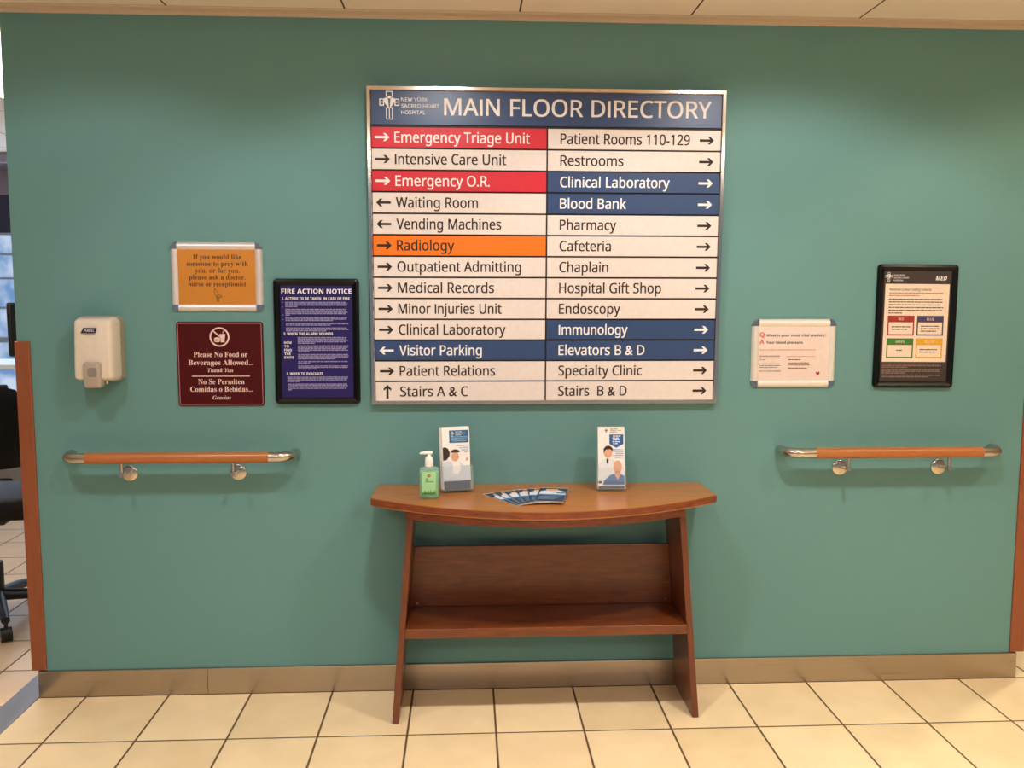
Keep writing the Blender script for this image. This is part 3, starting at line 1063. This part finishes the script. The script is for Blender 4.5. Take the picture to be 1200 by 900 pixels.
b = new()
c = .004
z0, z1 = .307, .342
hexa(b, [(-span(z0) + c, -.278, z0), (span(z0) + c, -.278, z0), (span(z0) + c, -.018, z0), (-span(z0) + c, -.018, z0), (-span(z1) + c, -.278, z1), (span(z1) + c, -.278, z1), (span(z1) + c, -.018, z1), (-span(z1) + c, -.018, z1)], .003)
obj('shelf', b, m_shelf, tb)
b = new()
z0, z1 = .3415, .571
hexa(b, [(-span(z0) + c, -.052, z0), (span(z0) + c, -.052, z0), (span(z0) + c, -.034, z0), (-span(z0) + c, -.034, z0), (-span(z1) + c, -.052, z1), (span(z1) + c, -.052, z1), (span(z1) + c, -.034, z1), (-span(z1) + c, -.034, z1)], .003)
obj('back_panel', b, m_shelf, tb)
for x in (-.462, .476):
    b = new(); tube(b, [(x, -.051, .356), (x, -.0535, .356), (x, -.0545, .356)], [.0042, .0042, .003], 12); obj('screw', b, m_chrome, tb, label='small bright screw')

# ------------------------------------------------------------------ things on the table
TZ = .7953
m_acr = mat('clear_acrylic', '#cfd8d6', rough=0.05, alpha=0.16, spec=0.6)
m_paper = mat('brochure_white', '#f1ece8', rough=0.35)
m_bpan = mat('brochure_blue', '#1c5f8f', rough=0.4)
m_skin = mat('printed_skin', '#dba586', rough=.5)
m_hair = mat('printed_dark_hair', '#2e201c', rough=.5)
m_coat = mat('printed_pale_coat', '#c9d3de', rough=.5)
m_scrub = mat('printed_blue_scrubs', '#3d6fa5', rough=.5)
m_nav = mat('printed_navy', '#2b3752', rough=.45)
m_lt = mat('printed_light_text', '#8fb2cc', rough=.5)


def holder(root, w, h, d, hf):
    """clear stand: base, leaning back, front pocket and two sides, built upright; the root tilts it"""
    b = new()
    box(b, -w / 2, w / 2, -d - .003, .003, -.003, 0)
    box(b, -w / 2, w / 2, .000, .003, 0, h)
    obj('stand_back', b, m_acr, root)
    b = new(); box(b, -w / 2, w / 2, -d - .003, -d, 0, hf); obj('front_pocket', b, m_acr, root)
    for s in (-1, 1):
        b = new(); box(b, s * w / 2 - .0012, s * w / 2 + .0012, -d, 0, 0, hf + .02); obj('side', b, m_acr, root)


def leaflet(name, w, h, t, art, loc, rot, label, group, cat='brochure'):
    """printed leaflet standing in the xz plane; art = list of (material, list of draw calls)"""
    b = new(); box(b, -w / 2, w / 2, -t, 0, 0, h)
    mats = [m_paper]
    for m, fn in art:
        mats.append(m)
        n0 = len(b.faces)
        fn(b, -t - .0003 - .00015 * (len(mats) - 1), len(mats) - 1)
    o = obj(name, b, mats, None, loc=loc, rot=rot)
    return tag(o, label, cat, group)


TL = math.radians(-9)


def place(base, yaw, tilt, off):
    R = Matrix.Rotation(yaw, 4, 'Z') @ Matrix.Rotation(tilt, 4, 'X')
    return Vector(base) + R @ Vector(off), R.to_euler()


# left stand
BL, YL_ = (-.043, -.118, TZ + .0065), math.radians(13)
loc, rot = place(BL, YL_, TL, (0, 0, 0))
hl = empty('brochure_holder', loc, 'clear acrylic brochure stand behind the green pump bottle', 'brochure holder', 'acrylic brochure stands on the console table', rot=rot)
holder(hl, .112, .17, .034, .085)


def artA():
    def blue(b, y, mi): rect(b, -.024, .046, .166, .211, y, mi)
    def txt(b, y, mi):
        emblem(b, -.012, .198, .018, y, mi)
        for i, s in enumerate(('NEW YORK', 'SACRED HEART', 'HOSPITAL')):
            write(b, s, -.001, .2030 - i * .0055, .0038, y, mi=mi, fat=0.0070, width=(.024, .036, .022)[i])
    def lt(b, y, mi):
        for i in range(4):
            greek(b, -.018 + .003 * (i % 2), .042, .1865 - i * .005, .0024, y, 1, mi, 300 + i)
    def dark(b, y, mi):
        flat(b, [(-.049, .104), (-.049, .150), (-.040, .152), (-.030, .146), (-.024, .132), (-.027, .118), (-.036, .106)], y, mi)
        flat(b, ell(-.004, .133, .016, .010, 16, -10, 190), y, mi)
    def skin(b, y, mi):
        flat(b, ell(-.030, .127, .008, .013), y, mi)
        flat(b, ell(-.005, .117, .014, .017), y, mi)
        flat(b, ell(.039, .107, .005, .006), y, mi)
    def coat(b, y, mi):
        flat(b, [(-.049, .032), (-.049, .098), (-.032, .102), (-.018, .100), (-.004, .090), (.012, .098), (.026, .084), (.048, .080), (.048, .032)], y, mi)
    def mid(b, y, mi):
        flat(b, [(-.016, .098), (-.004, .088), (.010, .097), (.016, .070), (.002, .054), (-.014, .058)], y, mi)
    def navy(b, y, mi): rect(b, -.049, .049, .000, .030, y, mi)
    def gr(b, y, mi):
        for i in range(4):
            greek(b, .000 + i * .010, .044, .1545 - i * .008, .0028, y, 1, mi, 320 + i)
    return [(m_bpan, blue), (m_wht, txt), (m_lt, lt), (m_coat, coat), (m_skin, skin), (m_hair, dark), (m_paper, mid), (m_nav, navy), (m_lt, gr)]


for k in range(6):
    off = (-.001 - .0012 * (5 - k) * .8, -.0295 + (5 - k) * .0048, .001 + .001 * ((5 - k) % 3))
    loc, rot = place(BL, YL_, TL, off)
    lab = 'front brochure in the left stand, blue panel above two people in pale coats' if k == 5 else 'white brochure edge showing behind the front brochure in the left stand'
    leaflet('brochure', .100, .222, .0040, artA() if k == 5 else [], loc, rot, lab, 'brochures in the left stand')

# right stand
BR, YR_ = (.519, -.128, TZ + .0065), math.radians(-1.5)
loc, rot = place(BR, YR_, TL, (0, 0, 0))
hr = empty('brochure_holder', loc, 'clear acrylic brochure stand at the right on the console table', 'brochure holder', 'acrylic brochure stands on the console table', rot=rot)
holder(hr, .104, .15, .020, .075)


def artB():
    def pent(b, y, mi): flat(b, [(-.007, .194), (-.007, .160), (.018, .146), (.044, .160), (.044, .194)], y, mi)
    def txt(b, y, mi):
        for i in range(5):
            greek(b, .006 - .002 * (i % 2), .034, .1865 - i * .0068, .0032, y, (1, .85, .95, .9, .6)[i], mi, 400 + i)
    def head(b, y, mi):
        emblem(b, -.018, .207, .016, y, mi)
        for i, s in enumerate(('NEW YORK', 'SACRED HEART', 'HOSPITAL')):
            write(b, s, -.004, .2120 - i * .0058, .0040, y, mi=mi, fat=0.0070, width=(.028, .042, .026)[i])
    def body(b, y, mi):
        flat(b, [(-.047, .020), (-.046, .085), (-.030, .105), (-.012, .108), (.004, .104), (.016, .094), (.010, .020)], y, mi)
    def face(b, y, mi):
        flat(b, ell(-.0120, .128, .0145, .019), y, mi)
        flat(b, ell(.0220, .078, .0160, .022), y, mi)
        flat(b, [(.012, .062), (.032, .062), (.034, .046), (.022, .028), (.011, .046)], y, mi)
    def hair(b, y, mi):
        flat(b, [(-.028, .126), (-.028, .142), (-.021, .151), (-.011, .154), (-.002, .151), (.005, .143), (.005, .130), (.002, .136), (-.004, .141), (-.014, .141), (-.022, .138), (-.025, .130)], y, mi)
        flat(b, [(-.018, .106), (-.010, .106), (-.011, .092), (-.014, .086), (-.018, .094)], y, mi)
    def scr(b, y, mi):
        flat(b, [(-.032, .012), (-.024, .030), (-.004, .048), (.010, .052), (.022, .030), (.034, .052), (.047, .044), (.047, .012)], y, mi)
    def navy(b, y, mi):
        rect(b, -.047, .047, .000, .008, y, mi); rect(b, -.047, -.036, .018, .026, y, mi); rect(b, -.030, .044, .018, .0215, y, mi); rect(b, -.030, .020, .025, .027, y, mi)
    def gr(b, y, mi):
        for i in range(5):
            greek(b, .004 + .006 * (i % 3), .043, .138 - i * .0068, .0028, y, 1, mi, 420 + i)
    return [(mat('brochure_royal_blue', '#1f5e9e', rough=.4), pent), (m_wht, txt), (m_gray, head), (mat('printed_white_coat', '#dde1e4', rough=.5), body), (m_skin, face), (m_hair, hair), (m_scrub, scr), (m_nav, navy), (m_lt, gr)]


for k in range(3):
    off = (0, -.0165 + (2 - k) * .0048, .001)
    loc, rot = place(BR, YR_, TL, off)
    lab = 'front brochure in the right stand, man in white coat above person in blue' if k == 2 else 'brochure hidden behind the front brochure in the right stand'
    leaflet('brochure', .096, .222, .0040, artB() if k == 2 else [], loc, rot, lab, 'brochures in the right stand')


# fan of leaflets lying on the table
def artC():
    def navy(b, y, mi): rect(b, -.050, .050, .000, .205, y, mi)
    def coat(b, y, mi): flat(b, [(-.046, .100), (-.044, .150), (-.020, .172), (.018, .172), (.046, .150), (.048, .100)], y, mi)
    def skin(b, y, mi): flat(b, ell(-.006, .178, .021, .024), y, mi)
    def hair(b, y, mi): flat(b, ell(-.006, .187, .024, .016, 14, 0, 180), y, mi)
    def blue(b, y, mi): rect(b, -.050, .050, .084, .104, y, mi); rect(b, .014, .048, .120, .140, y, mi)
    def lt(b, y, mi):
        for i in range(4):
            greek(b, -.040, .040, .066 - i * .013, .004, y, 1 - .1 * i, mi, 500 + i)
    return [(m_nav, navy), (m_coat, coat), (m_skin, skin), (m_hair, hair), (m_scrub, blue), (m_lt, lt)]


names = ['leftmost leaflet of the fan on the table, turned farthest left', 'second leaflet from the left in the fan on the table', 'third leaflet from the left in the fan on the table', 'third leaflet from the right in the fan on the table',
         'second leaflet from the right in the fan on the table', 'rightmost and topmost leaflet of the fan on the table']
for k in range(6):
    a = math.radians((32, 24, 16, 7, -2, -11)[k])
    px, py = (.208, .216, .228, .242, .257, .272)[k], (-.335, -.340, -.344, -.346, -.347, -.348)[k]
    R = Matrix.Rotation(a, 4, 'Z') @ Matrix.Rotation(-PI / 2, 4, 'X')
    leaflet('leaflet', .100, .210, .0012, artC(), (px, py, TZ + .0002 + .0022 * k), R.to_euler(), names[k], 'leaflets fanned out on the console table', 'leaflet')

# pump bottle
bt = empty('pump_bottle', (-.134, -.226, TZ), 'green hand gel pump bottle at the left end of the console table', 'bottle')
m_gel = mat('green_gel', '#58b56a', rough=0.2, spec=0.5, var=.1, bscale=30)
m_shell = mat('clear_bottle_plastic', '#cfeeda', rough=0.06, alpha=0.28, spec=0.6)
m_pump = mat('white_pump_plastic', '#f4efe8', rough=0.3)


def oval(bm, secs, n=24, mi=0, p=2.6):
    loops = []
    for z, rx, ry in secs:
        L = []
        for i in range(n):
            a = 2 * PI * i / n
            c, s = math.cos(a), math.sin(a)
            L.append(bm.verts.new((rx * math.copysign(abs(c) ** (2 / p), c), ry * math.copysign(abs(s) ** (2 / p), s), z)))
        loops.append(L)
    for a, bb in zip(loops, loops[1:]):
        for i in range(n):
            bm.faces.new((a[i], a[(i + 1) % n], bb[(i + 1) % n], bb[i])).material_index = mi
    bm.faces.new(loops[0][::-1]).material_index = mi
    bm.faces.new(loops[-1]).material_index = mi


b = new(); oval(b, [(.0, .031, .019), (.003, .034, .021), (.012, .0345, .0215), (.100, .0345, .0215), (.106, .032, .020), (.110, .018, .015), (.113, .013, .013), (.120, .013, .013)]); obj('bottle', b, m_shell, bt, True, label='clear bottle wall')
b = new(); oval(b, [(.005, .029, .0165), (.008, .0315, .0188), (.094, .0315, .0188), (.096, .030, .0175)]); obj('gel', b, m_gel, bt, True, label='green gel')
b = new(); loft(b, 0, .056, .048, .078, .003, [(0, -.0218), (.0003, -.0222)]); lb = obj('bottle_label', b, mat('pale_green_label', '#a4d9a0', rough=.35), bt, label='pale green label')
YB = -.0225
b = new()
for i in range(14):
    x = -.023 + .0034 * i
    flat(b, [(x - .002, .018), (x + .003, .018), (x + random.uniform(-.003, .004), .026 + random.uniform(.002, .012))], YB, 0)
flat(b, ell(0, .083, .0058, .0058), YB, 1)
flat(b, ell(0, .083, .0025, .0025), YB - .0002, 2)
greek(b, -.012, .004, .0745 - .004, .0026, YB, .7, 3, 610); greek(b, -.012, .008, .0665 - .001, .0026, YB, .6, 3, 611); greek(b, -.012, .016, .0600, .0026, YB, 1, 3, 612)
obj('label_print', b, [mat('grass_green_print', '#4f9a2c', rough=.5), mat('rust_red_print', '#a5402c', rough=.5), mat('print_gold', '#d9a87a', rough=.5), mat('dark_green_print', '#3d6b4a', rough=.5)], lb)
b = new(); oval(b, [(.112, .0135, .0135), (.113, .0145, .0145), (.134, .0145, .0145), (.142, .013, .013), (.147, .008, .008), (.150, .006, .006), (.156, .006, .006)], p=2.0); pc = obj('pump_collar', b, m_pump, bt, True)
b = new(); tube(b, [(.011, 0, .158), (0, 0, .1595), (-.028, -.003, .1585), (-.032, -.003, .156)], [.006, .0072, .0042, .003], 12); obj('pump_spout', b, m_pump, pc, True)

# ------------------------------------------------------------------ office furniture seen past the left end of the wall
m_lea = mat('black_leather', '#100c0a', rough=0.55, spec=0.22, bump=0.2, bscale=120)
m_blp = mat('black_plastic', '#141313', rough=0.4)


def blob(bm, cx, cy, cz, w, d, h, r, mi=0):
    box(bm, cx - w / 2, cx + w / 2, cy - d / 2, cy + d / 2, cz - h / 2, cz + h / 2, r, 4, mi)


def office_chair(loc, rz, label, zs=.60):
    root = empty('office_chair', loc, label, 'chair', 'black office chairs beyond the left end of the wall', rot=(0, 0, rz))
    b = new(); blob(b, 0, 0, zs - .045, .50, .48, .10, .045); obj('seat', b, m_lea, root, True)
    b = new()
    n, mrows = 14, 12
    grid = []
    for side in (0, 1):
        G = []
        for j in range(mrows + 1):
            v = j / mrows
            row = []
            for i in range(n + 1):
                u = i / n * 2 - 1
                wz = .235 * (1 - .18 * abs(2 * v - 1) ** 3)
                arch = .05 * (1 - u * u)
                z = zs + .135 + v * (.345 + arch)
                rim = (1 - abs(u) ** 4) * (1 - abs(2 * v - 1) ** 6)
                y = -.255 + .10 * u * u - .05 * v + (.045 * rim if side else -.030 * rim)
                row.append(b.verts.new((u * wz, y, z)))
            G.append(row)
        grid.append(G)
        for j in range(mrows):
            for i in range(n):
                q = (G[j][i], G[j][i + 1], G[j + 1][i + 1], G[j + 1][i])
                b.faces.new(q if side else q[::-1])
    bmesh.ops.remove_doubles(b, verts=b.verts, dist=.0005)
    obj('backrest', b, m_lea, root, True)
    b = new(); tube(b, [(0, .02, zs - .10), (0, -.20, zs - .11), (0, -.285, zs - .05), (0, -.29, zs + .28)], .018, 10); obj('back_bar', b, m_blp, root, True)
    for s in (-1, 1):
        b = new(); tube(b, [(s * .22, .05, zs - .08), (s * .285, .05, zs - .06), (s * .29, .03, zs + .17)], .014, 10)
        a_ = obj('armrest', b, m_blp, root, True)
        b = new(); blob(b, s * .29, .03, zs + .185, .07, .27, .035, .015); obj('arm_pad', b, m_blp, a_, True)
    b = new(); tube(b, [(0, 0, .10), (0, 0, .28), (0, 0, .281), (0, 0, zs - .09)], [.032, .032, .016, .016], 14); blob(b, 0, 0, zs - .115, .17, .2, .05, .012); obj('gas_column', b, m_blp, root, True)
    b = new(); tube(b, [(.05, .05, zs - .12), (.24, .06, zs - .125)], .006, 8); obj('height_lever', b, m_chrome, root, True)
    for k in range(5):
        a = 2 * PI * k / 5 + .12
        c, s = math.cos(a), math.sin(a)
        b = new(); tube(b, [(c * .02, s * .02, .125), (c * .16, s * .16, .115), (c * .30, s * .30, .092)], [.030, .024, .018], 10); l_ = obj('base_leg', b, m_blp, root, True)
        b = new()
        tube(b, [(c * .30 - s * .022, s * .30 + c * .022, .031), (c * .30 + s * .022, s * .30 - c * .022, .031)], .031, 16)
        tube(b, [(c * .30, s * .30, .095), (c * .30, s * .30, .04)], .008, 8)
        obj('caster', b, m_blp, l_, True)
    return root


office_chair((-2.165, .80, 0), math.radians(8), 'black leather office chair close behind the left end of the wall', .61)
office_chair((-3.47, 3.23, 0), math.radians(-60), 'black office chair farther back beside the white counter', .62)

ct = empty('counter', (-2.95, 2.62, 0), 'white office counter below the windows carrying a black monitor', 'counter')
b = new(); box(b, -.75, .75, -.26, .26, 1.035, 1.065, .004); obj('worktop', b, mat('white_laminate', '#d5d9de', rough=.35), ct)
for x in (-.7, .7):
    b = new(); box(b, x - .02, x + .02, -.22, .22, 0, 1.036, .003); obj('side_panel', b, m_mull, ct)
mn = empty('monitor', (-2.745, 2.55, 1.065), 'black computer monitor standing on the white counter', 'monitor', rot=(0, 0, math.radians(52)))
b = new(); box(b, -.19, .19, -.018, .018, .045, .385, .015, 3); obj('screen_housing', b, m_blp, mn, True)
b = new(); box(b, -.175, .175, -.0195, -.0175, .062, .37); obj('screen', b, mat('dark_screen', '#0d0f14', rough=.15), mn)
b = new(); box(b, -.03, .03, .0, .03, .005, .12, .004); box(b, -.11, .11, -.08, .08, 0, .008, .003); obj('stand', b, m_blp, mn)

bpy.data.scenes.remove(text_scene)
